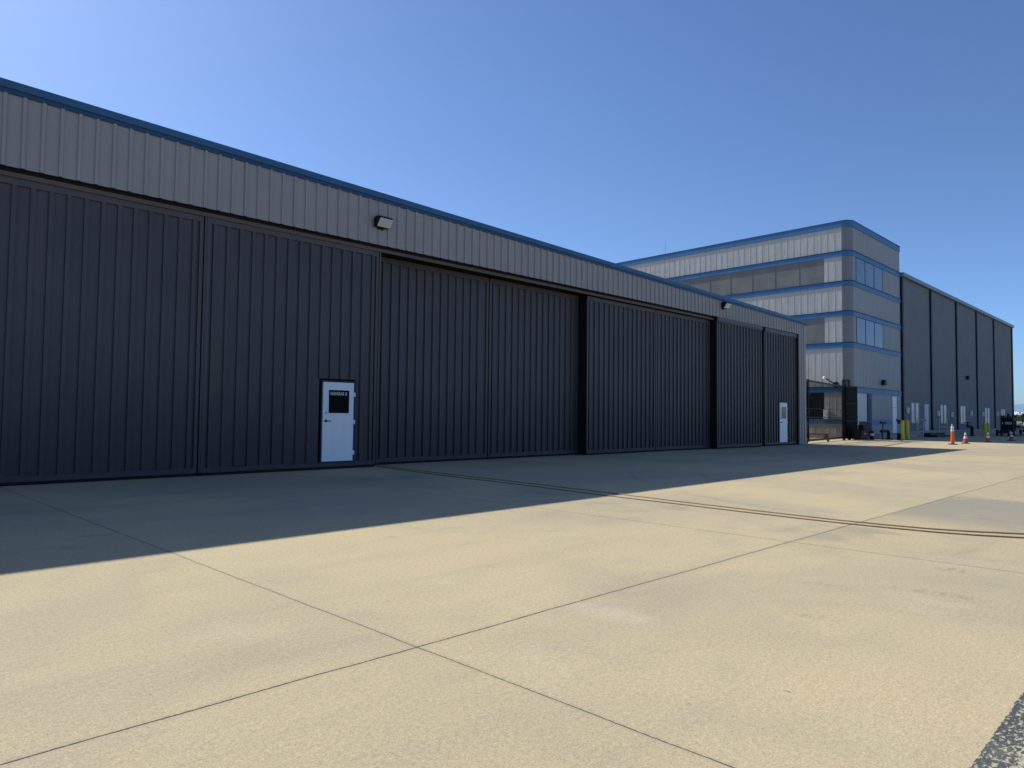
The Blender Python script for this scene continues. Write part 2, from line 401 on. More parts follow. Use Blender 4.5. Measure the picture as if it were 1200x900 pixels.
# inner darkness: back plate well inside
doors = [(-9., 1.72, 16.85, 6.12), (1.78, 6.66, 16.85, 6.12), (6.74, 11.60, 16.84, 6.12), (11.35, 16.46, 17.42, 6.14), (16.52, 21.75, 17.42, 6.14),
         (21.27, 25.93, 17.0, 6.10), (25.98, 30.58, 17.0, 6.10), (30.64, 35.30, 16.66, 6.255), (35.95, 39.94, 16.80, 6.262)]
PD = {2: (9.90, 10.84), 8: (37.72, 38.64)}
for i, (x0, x1, Y, zt) in enumerate(doors):
    zb = .07; d = bpy.data.objects.new('sliding_door', None); col.objects.link(d); d.parent = hg
    bm = bmesh.new(); th = .10
    rail = .24 if i >= 7 else .15
    sheetY = Y + .05
    # sheet with an opening for the wicket door
    segs = [(x0 + .09, x1 - .09, zb + .12, zt - rail)]
    if i in PD:
        a, b = PD[i]; fr = .09
        segs = [(x0 + .09, a - fr, zb + .12, 2.33 + fr), (b + fr, x1 - .09, zb + .12, 2.33 + fr), (x0 + .09, x1 - .09, 2.33 + fr + .001, zt - rail)]
    for (a, b, c, e) in segs: ribbed(bm, (0, sheetY, 0), (1, 0, 0), (0, -1, 0), a, b, c, e, .32, .10, .085, .046, x0 + .2)
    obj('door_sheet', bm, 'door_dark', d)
    bm = bmesh.new()
    box(bm, x0, x1, Y, Y + th, zt - rail, zt); 
    if i in PD:
        a, b = PD[i]; box(bm, x0, a - .08, Y, Y + th, zb, zb + .12); box(bm, b + .08, x1, Y, Y + th, zb, zb + .12); box(bm, a - .08, b + .08, Y, Y + th, zb, zb + .10)
    else: box(bm, x0, x1, Y, Y + th, zb, zb + .12)
    box(bm, x0, x0 + .085, Y + .002, Y + th, zb + .12, zt - rail); box(bm, x1 - .085, x1, Y + .002, Y + th, zb + .12, zt - rail)
    if i >= 7: box(bm, x0 - .02, x1 + .02, Y - .05, Y - .002, zt - .20, zt)
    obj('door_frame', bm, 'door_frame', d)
    bm = bmesh.new(); box(bm, x0 + .01, x1 - .01, Y + .03, Y + .07, .008, zb - .004)
    if i in (5, 7): box(bm, x0 - .012, x0 - .002, Y + .02, Y + .6, zb, zt + .05)
    if i < 8: box(bm, x1 + .004, x1 + .028, Y + .04, Y + .08, zb, zt)
    obj('rubber_seal', bm, 'black_rubber', d)
bm = bmesh.new()
box(bm, 21.29, 21.36, 17.12, 17.75, .01, 6.2); box(bm, 35.28, 36.0, 16.93, 16.98, .01, 6.26); box(bm, 30.66, 30.72, 16.78, 17.3, .01, 6.2); box(bm, 39.96, 40.02, 16.72, 17.4, .01, 6.24); box(bm, XL, 40, 17.9, 17.96, .01, 6.3)
obj('gap_shade_plate', bm, 'black_rubber', hg)  # black plates added to stand in for the shade in the door gaps

def text_mesh(body, size, mat, parent, loc, rot, offset=.0, sx=1., name='lettering'):
    cu = bpy.data.curves.new(name, 'FONT'); cu.body = body; cu.size = size; cu.align_x = 'CENTER'; cu.extrude = .001; cu.offset = offset; cu.space_character = 1.14
    t = bpy.data.objects.new('tmp', cu); col.objects.link(t)
    dg = bpy.context.evaluated_depsgraph_get(); me = bpy.data.meshes.new_from_object(t.evaluated_get(dg)); bpy.data.objects.remove(t)
    me.name = name; me.materials.clear(); me.materials.append(M[mat])
    o = bpy.data.objects.new(name, me); col.objects.link(o); o.location = loc; o.rotation_euler = rot; o.scale = (sx, 1, 1)
    o.parent = parent; return o
def wicket(i, label, glassmat, gz, gx, text=None):
    a, b = PD[i]; Y = doors[i][2]; z0, z1 = (.21, 2.33) if i == 2 else (.17, 2.33)
    d = tag(obj('access_door', B(a, b, Y - .02, Y + .03, z0, z1, bev=.006), 'white_paint', hg), label)
    bm = bmesh.new(); fr = .055
    box(bm, b + .006, b + .085, Y + .01, Y + .08, z0 - .05, z1 + fr); box(bm, a - .005, b + .006, Y + .02, Y + .08, z0 - .05, z0 - .006)
    obj('frame', bm, 'navy', d)
    bm = bmesh.new()
    box(bm, a - .04, a - .006, Y + .02, Y + .08, z0 - .05, z1 + fr); box(bm, a - .006, b + .005, Y + .02, Y + .08, z1 + .006, z1 + fr)
    obj('shaded_frame', bm, 'pilaster', d)  # left and top frame near black: shadow beside the door put into the colour
    x0, x1 = gx; y = Y - .02
    obj('window_pane', B(x0, x1, y - .004, y + .01, gz[0], gz[1]), glassmat, d)
    bm = bmesh.new(); t = .022
    box(bm, x0 - t, x1 + t, y - .012, y - .001, gz[1], gz[1] + t); box(bm, x0 - t, x1 + t, y - .012, y - .001, gz[0] - t, gz[0])
    box(bm, x0 - t, x0, y - .012, y - .001, gz[0], gz[1]); box(bm, x1, x1 + t, y - .012, y - .001, gz[0], gz[1])
    obj('window_frame', bm, 'white_paint', d)
    bm = bmesh.new(); hx = a + .085; hz = z0 + 1.08
    lathe(bm, [(.034, 0), (.034, .018), (.016, .022), (.016, .055)], 16)
    bmesh.ops.rotate(bm, verts=bm.verts, matrix=Matrix.Rotation(R(90), 3, 'X')); bmesh.ops.translate(bm, verts=bm.verts, vec=(hx, y - .001, hz))
    tube(bm, [(hx, y - .05, hz), (hx + .05, y - .055, hz + .002), (hx + .135, y - .05, hz - .004)], .011, 8)
    obj('handle', bm, 'black_metal', d, True)
    bm = bmesh.new(); lathe(bm, [(.022, 0), (.022, .015), (.012, .02)], 14)
    bmesh.ops.rotate(bm, verts=bm.verts, matrix=Matrix.Rotation(R(90), 3, 'X')); bmesh.ops.translate(bm, verts=bm.verts, vec=(hx, y - .001, hz + .22))
    obj('lock', bm, 'steel', d, True)
    for z in (z0 + .22, z0 + 1.05, z1 - .32):
        bm = bmesh.new(); tube(bm, [(b + .012, y - .012, z - .06), (b + .012, y - .012, z + .06)], .014, 8); box(bm, b - .03, b + .05, y - .006, y - .001, z - .05, z + .05)
        obj('hinge', bm, 'white_paint', d)
    if text: text_mesh(text, .118, 'dull_white', d, ((x0 + x1) / 2 - .01, y - .007, gz[1] - .135), (R(90), 0, 0), .0052, .78)
    return d
wicket(2, 'white access door with square black window lettered in white, left end of the hangar', 'glass_black', (1.50, 2.12), (10.06, 10.69), 'HANGAR 8')
wicket(8, 'white access door with narrow clear window, right end of the hangar', 'glass_door', (1.46, 2.10), (37.88, 38.48))
# thin weather strips hanging where doors 1/2 and 2/3 overlap
for x in (6.70, 11.63): obj('seam_strip', B(x - .022, x + .022, 16.815, 16.838, .08, 6.1), 'door_frame', hg)

def wall_lamp(x, z, label, s=1.):
    t = thing('wall_lamp', label, 'floodlight', (x, YF - .034, z), 0, 'floodlights on the hangar fascia')
    bm = bmesh.new()
    pts = [(0, -.14), (0, .12), (-.10, .16), (-.26, .14), (-.30, .10), (-.12, -.14)]     # y,z side profile
    w2 = .22
    Ls = [[bm.verts.new((sx * w2, y, z)) for y, z in pts] for sx in (-1, 1)]
    for k in range(len(pts)): bm.faces.new([Ls[0][k], Ls[0][(k + 1) % 6], Ls[1][(k + 1) % 6], Ls[1][k]])
    bm.faces.new(Ls[0][::-1]); bm.faces.new(Ls[1])
    bmesh.ops.bevel(bm, geom=list(bm.edges), offset=.008, segments=1, affect='EDGES')
    obj('housing', bm, 'black_metal', t)
    bm = bmesh.new()       # sloping prismatic lens
    a = Vector((0, -.295, .085)); b_ = Vector((0, -.135, -.125)); dn = (b_ - a); n = Vector((0, dn.z, -dn.y)).normalized(); n = n if n.y < 0 else -n
    q = [bm.verts.new(Vector((sx * .213, 0, 0)) + p + n * o_) for sx in (-1, 1) for p in (a, b_) for o_ in (.004, .045)]
    for f in [(0, 1, 3, 2), (4, 6, 7, 5), (0, 4, 5, 1), (2, 3, 7, 6), (0, 2, 6, 4), (1, 5, 7, 3)]: bm.faces.new([q[i] for i in f])
    bmesh.ops.bevel(bm, geom=list(bm.edges), offset=.012, segments=2, affect='EDGES')
    obj('lens', bm, 'lens', t)
    obj('mounting_plate', B(-.1, .1, -.012, .0, -.19, -.13), 'black_metal', t)
wall_lamp(11.50, 6.88, 'frosted floodlight on the hangar fascia above the large lettered white door')
wall_lamp(31.25, 6.86, 'small dark floodlight on the far fascia, just under the eave near the hangar corner')

# ------------------------------------------------------------------ office tower
tw = thing('office_building', 'tall light grey ribbed office block with rounded corner, blue bands and strip windows', 'building')
CA = Vector((55.5, 19.6, 0)); RR = .6; a0 = R(177.4); a1 = R(270)
dl = Vector((math.sin(R(2.6)), math.cos(R(2.6)), 0)); nl = Vector((math.cos(a0), math.sin(a0), 0))
PL = CA + nl * RR; LL = 27.
XT = 66.55
def path(o):
    p = [PL + nl * o + dl * LL, PL + nl * o]
    for k in range(1, 12): a = a0 + (a1 - a0) * k / 12; p.append(CA + Vector((math.cos(a), math.sin(a), 0)) * (RR + o))
    return p + [Vector((CA.x, 19. - o, 0)), Vector((XT, 19. - o, 0))]
def band(z0, z1, o, xr=None):
    bm = bmesh.new(); A_, B_ = path(o), path(-.03); 
    def ring(P, z): return [bm.verts.new((p.x, p.y, z)) for p in P]
    r = [ring(A_, z0), ring(A_, z1), ring(B_, z1), ring(B_, z0)]
    for k in range(4):
        a, b = r[k], r[(k + 1) % 4]
        for i in range(len(a) - 1): bm.faces.new([a[i], a[i + 1], b[i + 1], b[i]])
    bm.faces.new([x[0] for x in r]); bm.faces.new([x[-1] for x in r][::-1])
    return bm
levels = [(15.87, 16.32), (13.68, 14.05), (11.42, 11.77), (9.15, 9.5), (6.8, 7.15), (3.45, 3.83)]
for (z0, z1) in levels:
    o = obj('blue_band', band(z0, z1, .055), 'blue_band', tw, False)
    bm = band(z1 + .001, z1 + .05, .085)
    obj('flashing', bm, 'navy' if z1 < 16 else 'blue_trim', o)
lowb = bmesh.new(); obox(lowb, PL, dl, nl, 0, LL, .0, .055, 1.1, 1.45); box(lowb, 58.95, 64.0, 18.945, 19.0, 1.05, 1.45)
obj('blue_band', lowb, 'blue_band', tw)
WL, WR = (1.30, 24.), (56.02, 62.06)
rows = [(.3, 1.1, 0), (1.45, 3.45, 2), (3.83, 6.8, 0), (7.15, 9.15, 1), (9.5, 11.42, 0), (11.77, 13.68, 1), (14.05, 15.87, 0)]
left, right, arc = bmesh.new(), bmesh.new(), bmesh.new()
for (z0, z1, kind) in rows:
    def lw(s0, s1): ribbed(left, PL, dl, nl, s0, s1, z0, z1, .53, .045, .02, .013)
    def rw(x0, x1): ribbed(right, (0, 19, 0), (1, 0, 0), (0, -1, 0), x0, x1, z0, z1, .31, .07, .03, .022, 55.6)
    if kind == 0: lw(0, LL)
    elif kind == 1: lw(0, WL[0]); lw(WL[1], LL)
    else: lw(0, 1.38); lw(6.2, LL)
    if z0 < 3: rw(58.95, 64.05); rw(65.25, XT); rw(55.5, 55.75)
    elif kind == 1: rw(55.5, WR[0]); rw(WR[1], XT)
    else: rw(55.5, XT)
    P_ = path(0)[1:-1]; prev = None
    for p in P_:
        a = arc.verts.new((p.x, p.y, z0)); b = arc.verts.new((p.x, p.y, z1))
        if prev: arc.faces.new([prev[0], a, b, prev[1]])
        prev = (a, b)
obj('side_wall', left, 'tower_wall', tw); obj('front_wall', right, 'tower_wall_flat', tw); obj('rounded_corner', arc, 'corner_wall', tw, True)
bm = bmesh.new()
end = PL + dl * LL
vs0 = [(PL.x + .03 * nl.x, 19.9), (end.x, end.y), (XT, end.y), (XT, 19.06), (55.6, 19.06)]
core = [(CA.x - .3, 19.5), (end.x + .3, end.y - .2), (XT - .002, end.y - .2), (XT - .002, 19.32), (CA.x + .1, 19.32)]
lo_ = [bm.verts.new((x, y, .01)) for x, y in core]; hi_ = [bm.verts.new((x, y, 16.0)) for x, y in core]
for k in range(5): bm.faces.new([lo_[k], lo_[(k + 1) % 5], hi_[(k + 1) % 5], hi_[k]])
bm.faces.new(hi_)
obj('rear_wall', bm, 'tower_wall_flat', tw)
obj('foundation', band(0.0, .3, .03), 'concrete_kerb', tw)
obj('end_parapet', B(XT - .0, XT + .02, 19.0, 46, 14.0, 16.3), 'tower_wall_flat', tw)
obj('roof_curb', B(57.5, 59.3, 27.0, 29.0, 16.0, 17.0), 'cap_grey', tw)
bm = bmesh.new(); tube(bm, [(55.9, 35.6, 16.2), (55.9, 35.6, 17.5)], .018, 6, .008)
obj('antenna', bm, 'black_metal', tw)
# strip windows, left side (flat grey film) and right side (blue)
for (z0, z1) in ((7.15, 9.15), (11.77, 13.68)):
    cuts = [WL[0]] + [3.27 + 1.98 * k for k in range(11)]
    for a, b in zip(cuts, cuts[1:]):
        wn = bmesh.new(); obox(wn, PL, dl, nl, a + .018, b - .018, -.06, -.02, z0, z1)
        wo_ = obj('window', wn, 'glass_grey', tw)
        fm = bmesh.new(); obox(fm, PL, dl, nl, a - .018, a + .017, -.06, -.004, z0, z1)
        obj('mullion', fm, 'mullion_grey', wo_)
    xs = [WR[0], 57.98, 60.02, WR[1]]
    for a, b in zip(xs, xs[1:]):
        p = obj('window', B(a + .05, b - .05, 18.985, 19.03, z0 + .03, z1 - .03), 'glass_sky', tw)
        fm = bmesh.new()
        box(fm, a, a + .048, 18.97, 19.04, z0, z1); box(fm, b - .048, b, 18.97, 19.04, z0, z1); box(fm, a + .049, b - .049, 18.97, 19.04, z0, z0 + .03)
        obj('frame', fm, 'navy', p)
# dark ground-floor opening on the left side
wn = bmesh.new(); obox(wn, PL, dl, nl, 1.40, 6.2, -.30, -.26, 1.47, 3.43)
w_ = obj('dark_window', wn, 'glass_black', tw)
fm = bmesh.new()
for a in (1.38, 3.0, 4.6, 6.15): obox(fm, PL, dl, nl, a, a + .05, -.26, .0, 1.46, 3.44)
for z in (1.42, 3.40): obox(fm, PL, dl, nl, 1.38, 6.2, -.256, -.01, z, z + .04)
obj('frame', fm, 'black_metal', w_)
# white roller door, blue pilaster, white tall door
rd = tag(obj('roller_door', B(55.78, 58.05, 18.97, 19.04, .32, 3.42), 'dull_white', tw), 'white roller door beside the blue pilaster')
bm = bmesh.new()
for k in range(14): box(bm, 55.80, 58.03, 18.962, 18.969, .34 + k * .22, .34 + k * .22 + .19)
obj('door_slat', bm, 'dull_white', rd)
obj('pilaster', B(58.08, 58.90, 18.90, 19.05, .05, 3.43), 'navy', tw)
wd = tag(obj('entrance_door', B(64.12, 65.18, 18.955, 19.03, .33, 3.40), 'white_paint', tw), 'tall white entrance door')
obj('handle', B(65.02, 65.10, 18.90, 18.953, 1.3, 1.5), 'black_metal', wd)
obj('door_joint', B(64.14, 65.16, 18.948, 18.954, 2.45, 2.48), 'cap_grey', wd)
# wall box by the opening and a security light on a bracket
eb = thing('electrical_box', 'white electrical box beside the dark ground-floor opening behind the gate', 'box')
bm = bmesh.new(); obox(bm, PL, dl, nl, 1.02, 1.37, .03, .25, 1.47, 2.2); obj('cabinet', bm, 'white_paint', eb)
bm = bmesh.new(); obox(bm, PL, dl, nl, 1.07, 1.12, .25, .27, 1.75, 1.9); obj('latch', bm, 'steel', eb)
def small_light(x, z, y, label):
    t = thing('wall_pack', label, 'wall light', (x, y, z), 0, 'small dark wall lights')
    bm = bmesh.new(); box(bm, -.28, .28, -.26, -.03, -.22, .22, bev=.04); obj('housing', bm, 'black_metal', t)
    obj('lens', B(-.22, .22, -.22, -.08, -.235, -.222), 'lens', t); obj('mounting_plate', B(-.14, .14, -.03, -.002, -.14, .14), 'black_metal', t)
small_light(61.7, 4.42, 18.97, 'small dark wall light above the blue band of the office block')
small_light(89.3, 6.05, 18.97, 'small dark wall light high on the third bay of the far hangar')
fl = thing('security_light', 'white round security light on a black arm above the gate', 'security light')
bm = bmesh.new(); q0 = PL + dl * .45 + nl * .03 + Vector((0, 0, 4.02)); q1 = q0 + nl * 1.5 + dl * .2 + Vector((0, 0, .45))
tube(bm, [q0, q0 + nl * .3 + Vector((0, 0, .05)), q1], .045, 8); obj('arm', bm, 'black_metal', fl)
bm = bmesh.new(); bmesh.ops.create_uvsphere(bm, u_segments=16, v_segments=10, radius=.13); bmesh.ops.translate(bm, verts=bm.verts, vec=q1 + nl * .1); obj('lamp_head', bm, 'white_paint', fl, True)
bm = bmesh.new(); box(bm, -.14, .14, -.1, .1, -.25, .2); bmesh.ops.translate(bm, verts=bm.verts, vec=q0 + nl * .08); obj('bracket', bm, 'black_metal', fl)

# ------------------------------------------------------------------ far hangar
fh = thing('far_hangar', 'tall slate grey hangar with navy pilasters and bright narrow windows, right of the office block', 'hangar')
X0, X1, HH = 66.78, 113.95, 14.1
bm = bmesh.new(); ribbed(bm, (0, 19.02, 0), (1, 0, 0), (0, -1, 0), X0, X1, .48, HH - .28, .305, .10, .05, .03, X0)
obj('front_wall', bm, 'hangar_wall', fh)
bm = bmesh.new(); box(bm, X0 - .2, X1 - .02, 19.06, 62, .02, HH - .3); obj('wall', bm, 'hangar_wall', fh)
bm = bmesh.new(); ribbed(bm, (X1 + .0, 19.02, 0), (0, 1, 0), (1, 0, 0), 0, 43, .02, HH - .28, .305, .10, .05, .03); obj('end_wall', bm, 'hangar_wall', fh)
obj('roof', B(X0 - .2, X1, 19.1, 62, HH - .28, HH - .06), 'roof', fh)
obj('eave_gutter', B(X0 - .1, X1 + .25, 18.72, 19.08, HH - .30, HH + .03), 'cap_grey', fh)
for x in (66.95, 75.72, 85.15, 94.0, 102.9, 113.75):
    bm = bmesh.new(); box(bm, x - .19, x + .19, 18.86, 19.0, .05, HH - .31); c = obj('pilaster', bm, 'pilaster', fh)
    obj('base_plate', B(x - .26, x + .26, 18.80, 19.0, .32, .45), 'black_metal', c)
wins = [(69.25, 70.1, 1.2, 2.9), (70.5, 71.4, 1.2, 2.9), (78.7, 79.4, 1.18, 2.9), (79.85, 80.7, 1.18, 2.88), (86.3, 87.25, 1.15, 2.9), (87.45, 88.3, 1.15, 2.9),
        (97.6, 98.45, 1.02, 2.85), (98.9, 99.8, 1.02, 2.85), (106.4, 107.2, 1.1, 2.85), (107.7, 108.5, 1.1, 2.85)]
for (a, b, c, e) in wins:
    p = obj('window', B(a, b, 18.95, 19.02, c, e), 'glass_bright', fh)
    bm = bmesh.new(); t = .05
    box(bm, a - t, a - .002, 18.93, 19.02, c - t, e + t); box(bm, b + .002, b + t, 18.93, 19.02, c - t, e + t); box(bm, a, b, 18.93, 19.02, e + .002, e + t); box(bm, a, b, 18.93, 19.02, c - t, c - .002)
    obj('frame', bm, 'dull_white', p)
dd = tag(obj('entrance_door', B(73.2, 74.45, 18.93, 19.02, .47, 2.9), 'dull_white', fh), 'white entrance door at the top of the steps')
obj('handle', B(73.28, 73.36, 18.87, 18.928, 1.35, 1.5), 'black_metal', dd)
for k, (x, z) in enumerate([(68.05, 2.26), (77.65, 2.08), (82.75, 2.0), (90.7, 2.2), (96.3, 2.15), (103.9, 2.25)]):
    t = thing('meter_box', ['small white wall box left of the first window pair', 'small white wall box just left of the second window pair', 'small white wall box right of the second window pair',
                            'small white wall box right of the third window pair', 'small white wall box left of the fourth window pair', 'small white wall box left of the last window pair'][k], 'wall box', (x, 18.98, z), 0, 'small white boxes along the far hangar wall')
    obj('case', B(-.17, .17, -.16, 0, -.24, .24, bev=.015), 'white_paint', t); obj('cover', B(-.13, .13, -.175, -.162, -.18, .12), 'dull_white', t)
bm = bmesh.new(); box(bm, 66.6, 114.2, 17.6, 18.99, .0, .30, bev=.02); box(bm, 66.6, 114.2, 18.70, 19.0, .30, .475)
tag(obj('plinth', bm, 'concrete_kerb'), kind='structure')
bm = bmesh.new(); box(bm, 57.0, 66.55, 17.75, 18.96, .0, .30, bev=.02)
tag(obj('entrance_pavement', bm, 'concrete_kerb'), kind='structure')

# steps with rails
st = thing('steps', 'low dark steps below the white entrance door of the far hangar', 'steps', (69.6, 16.9, 0))
obj('lower_tread', B(-2.3, 2.3, -.4, .1, .0, .17), 'black_metal', st); obj('upper_tread', B(-2.2, 2.2, .102, .69, .0, .34), 'black_metal', st)
def railing(x, y, Lx, label, rot=0.):
    t = thing('handrail', label, 'handrail', (x, y, 0), rot, 'grey handrails beside the steps')
    bm = bmesh.new(); tube(bm, [(0, 0, 1.5), (Lx, 0, 1.5)], .03, 8); obj('top_rail', bm, 'steel', t)
    bm = bmesh.new(); tube(bm, [(0, 0, .85), (Lx, 0, .85)], .025, 8); obj('mid_rail', bm, 'steel', t)
    for s in (0, Lx):
        bm = bmesh.new(); tube(bm, [(s, 0, .0), (s, 0, 1.52)], .035, 8); obj('post', bm, 'steel', t)
railing(65.2, 17.4, 1.6, 'grey handrail right behind the near yellow bollards')
railing(71.3, 17.3, 2.6, 'grey handrail right of the low steps')

# ------------------------------------------------------------------ gate
def pickets(bm, A_, B_, z0, z1, gap, w_=.022, n_=None):
    A_ = Vector(A_); B_ = Vector(B_); d = (B_ - A_); Ln = d.length; d.normalize(); n = Vector((d.y, -d.x, 0)); k = gap
    while k < Ln - .02: obox(bm, A_, d, n, k - w_ / 2, k + w_ / 2, -w_ / 2, w_ / 2, z0, z1); k += gap
gt = thing('sliding_gate', 'tall black picket gate between the hangar corner and the office block', 'gate')
GA, GB = Vector((41.75, 17.05, 0)), Vector((51.4, 18.35, 0)); gd = (GB - GA).normalized(); gn = Vector((gd.y, -gd.x, 0)); GL = (GB - GA).length
bm = bmesh.new()
for (z0, z1) in ((3.68, 3.78), (1.54, 1.58), (2.06, 2.085), (.12, .24)): obox(bm, GA, gd, gn, 0, GL, -.035, .035, z0, z1)
obj('rail', bm, 'black_metal', gt)
bm = bmesh.new(); pickets(bm, GA, GB, .2, 3.74, .16, .018); obj('pickets', bm, 'black_metal', gt)
for s in (0., .62, GL - .05):
    bm = bmesh.new(); obox(bm, GA, gd, gn, s - .05, s + .05, -.05, .05, .1, 3.82); obj('gate_post', bm, 'black_metal', gt)
for s in (.3, GL * .55):
    bm = bmesh.new(); tube(bm, [GA + gd * s + Vector((0, -.05, .07)), GA + gd * s + Vector((0, .05, .07))], .07, 12); obj('wheel', bm, 'tyre', gt)
hp = thing('gate_hinge_post', 'square black post fixed at the hangar corner', 'post', (41.2, 16.95, 0))
obj('column', B(-.09, .09, -.09, .09, 0, 3.85, bev=.01), 'black_metal', hp); obj('upper_bracket', B(.09, .50, -.05, .05, 3.45, 3.6), 'black_metal', hp); obj('lower_bracket', B(.09, .50, -.05, .05, .75, .85), 'black_metal', hp)
obj('lock_box', B(.1, .42, -.12, .1, 1.0, 1.3), 'black_metal', hp)
# receiver tower, seen nearly end on: two layers of close-set bars and a roller frame
rc = thing('gate_return_panel', 'dense black barred return panel of the gate, in front of the rounded corner', 'fence panel')
RA, RB = Vector((51.55, 18.38, 0)), Vector((52.95, 18.08, 0))
rdv = (RB - RA).normalized(); rn = Vector((rdv.y, -rdv.x, 0)); rl = (RB - RA).length
bm = bmesh.new()
for off in (-.15, 0, .15): pickets(bm, RA + rn * off, RB + rn * off, .12, 3.72, .115, .05)
obj('bars', bm, 'black_metal', rc)
bm = bmesh.new()
for off in (-.15, 0, .15):
    for z in (.1, 1.3, 2.5, 3.7): obox(bm, RA + rn * off, rdv, rn, 0, rl, -.03, .03, z, z + .07)
obj('rails', bm, 'black_metal', rc)
for s in (0, rl * .45, rl):
    bm = bmesh.new(); obox(bm, RA, rdv, rn, s - .07, s + .07, -.07, .07, 0, 4.15 if s < rl else 3.8); obj('post', bm, 'black_metal', rc)
bm = bmesh.new(); obox(bm, RA, rdv, rn, -.07, rl * .45 + .07, -.06, .06, 4.15, 4.24); obox(bm, RA, rdv, rn, .2, .28, -.05, .05, 3.77, 4.15)
obj('roller_frame', bm, 'black_metal', rc)
bm = bmesh.new(); obox(bm, RA, rdv, rn, .1, rl - .1, -.2, -.18, .2, 3.7); obj('privacy_sheet', bm, 'black_metal', rc)
go = thing('gate_operator', 'low black gate motor box beside the return panel', 'gate motor', (52.15, 17.45, 0), R(-8))
obj('housing', B(-.5, .45, -.3, .3, .06, .72, bev=.05), 'black_metal', go); obj('motor_cover', B(-.05, .33, -.2, .2, .722, 1.08, bev=.04), 'black_metal', go)
obj('base', B(-.55, .5, -.35, .35, 0, .06), 'concrete_kerb', go); obj('label_plate', B(-.12, .0, -.31, -.302, .42, .52), 'dull_white', go)
cb = thing('control_cabinet', 'upright dark grey control cabinet in front of the white roller door', 'cabinet', (53.85, 17.75, 0))
obj('body', B(-.48, .42, -.25, .25, .05, 1.32, bev=.015), painted('dark_grey_cabinet', (.05, .055, .06), .5), cb); obj('door_panel', B(-.42, .36, -.262, -.252, .12, 1.26), 'black_metal', cb); obj('base', B(-.52, .46, -.29, .29, 0, .05), 'concrete_kerb', cb)
bl = thing('small_bollard', 'short black bollard with pale reflector in front of the dark cabinet', 'bollard', (53.75, 17.25, 0))
bm = bmesh.new(); lathe(bm, [(.13, 0), (.13, .56), (.10, .62), (.03, .65)], 16); obj('post', bm, 'black_metal', bl, True)
bm = bmesh.new(); lathe(bm, [(.134, 0.3), (.134, .48)], 16); obj('reflector', bm, 'dull_white', bl, True)

# red barrier lying behind the gate
br = thing('barrier_rail', 'faded red low barrier behind the gate beside the office wall', 'barrier', (53.9, 21.2, 0), R(86))
obj('beam', B(-.9, .9, -.05, .05, .25, .38), 'red_cloth', br)
for x in (-.7, .7): obj('foot', B(x - .06, x + .06, -.25, .25, 0, .25), 'red_cloth', br)

# ------------------------------------------------------------------ bollards, cones, pipes
def bollard(x, y, h, r, label, group):
    t = thing('yellow_bollard', label, 'bollard', (x, y, 0), 0, group)
    bm = bmesh.new(); lathe(bm, [(r, 0), (r, h - .06), (r * .8, h - .02), (r * .3, h)], 20); obj('post', bm, 'yellow', t, True)
    bm = bmesh.new(); lathe(bm, [(r * 1.5, 0), (r * 1.5, .03)], 20); obj('base_ring', bm, 'concrete_kerb', t)
bollard(55.95, 15.9, 1.42, .12, 'left yellow bollard of the pair by the office block', 'near yellow bollards')
bollard(57.1, 15.9, 1.42, .12, 'right yellow bollard of the pair by the office block', 'near yellow bollards')
bollard(77.0, 15.0, 1.22, .135, 'left yellow bollard of the far pair at the far hangar', 'far yellow bollards')
bollard(78.2, 15.0, 1.22, .135, 'right yellow bollard of the far pair at the far hangar', 'far yellow bollards')
def cone(x, y, h, label):
    t = thing('traffic_cone', label, 'traffic cone', (x, y, 0), random.random(), 'traffic cones along the edge of the apron')
    obj('base', B(-.22, .22, -.22, .22, 0, .035, bev=.01), 'black_rubber', t)
    z = lambda f: .035 + f * (h - .035); r = lambda f: .155 * (1 - f) + .03 * f
    bm = bmesh.new(); lathe(bm, [(r(0), z(0)), (r(1), z(1)), (r(1) * .6, z(1) + .01)], 20); obj('body', bm, 'dark_red', t, True)
    for (a, b) in ((.42, .62), (.76, .95)):
        bm = bmesh.new(); lathe(bm, [(r(a) + .004, z(a)), (r(b) + .004, z(b))], 20); obj('reflective_collar', bm, 'reflective', t, True)
cone(52.1, 11.2, .72, 'orange cone beside the tall delineator post')
cone(56.3, 10.8, .70, 'middle orange cone, in front of the far yellow bollards')
cone(62.6, 10.55, .68, 'rightmost orange cone, in front of the dark cart')
dp = thing('delineator_post', 'tall slim orange delineator post with pale collars at the shadow edge', 'delineator', (49.2, 11.25, 0))
obj('base', B(-.2, .3, -.2, .2, 0, .05, bev=.012), 'black_rubber', dp)
bm = bmesh.new(); lathe(bm, [(.105, .05), (.10, .4), (.082, .9), (.06, 1.16), (.045, 1.22), (.02, 1.24)], 20); obj('body', bm, 'orange', dp, True)
for (a, b, ra, rb) in ((.80, .90, .090, .086), (.95, 1.12, .082, .066)):
    bm = bmesh.new(); lathe(bm, [(ra + .004, a), (rb + .004, b)], 20); obj('reflective_collar', bm, 'reflective', dp, True)
def arc_pts(c, r, a0, a1, n=8): return [(c[0] + r * math.cos(R(a0 + (a1 - a0) * k / n)), c[1], c[2] + r * math.sin(R(a0 + (a1 - a0) * k / n))) for k in range(n + 1)]
pp = thing('standpipe', 'black gooseneck pipe with valve wheel, left of the far yellow bollards', 'pipe', (76.2, 16., 0))
bm = bmesh.new(); tube(bm, [(-1.0, 0, .93), (-.3, 0, .95), (.35, 0, .93)] + arc_pts((.35, 0, .58), .35, 80, 0)[1:] + [(.7, 0, .08)], .13, 12); obj('pipe', bm, 'black_metal', pp, True)
bm = bmesh.new(); lathe(bm, [(.26, 0), (.26, .08), (.15, .1)], 16, (.7, 0, 0)); obj('flange', bm, 'black_metal', pp)
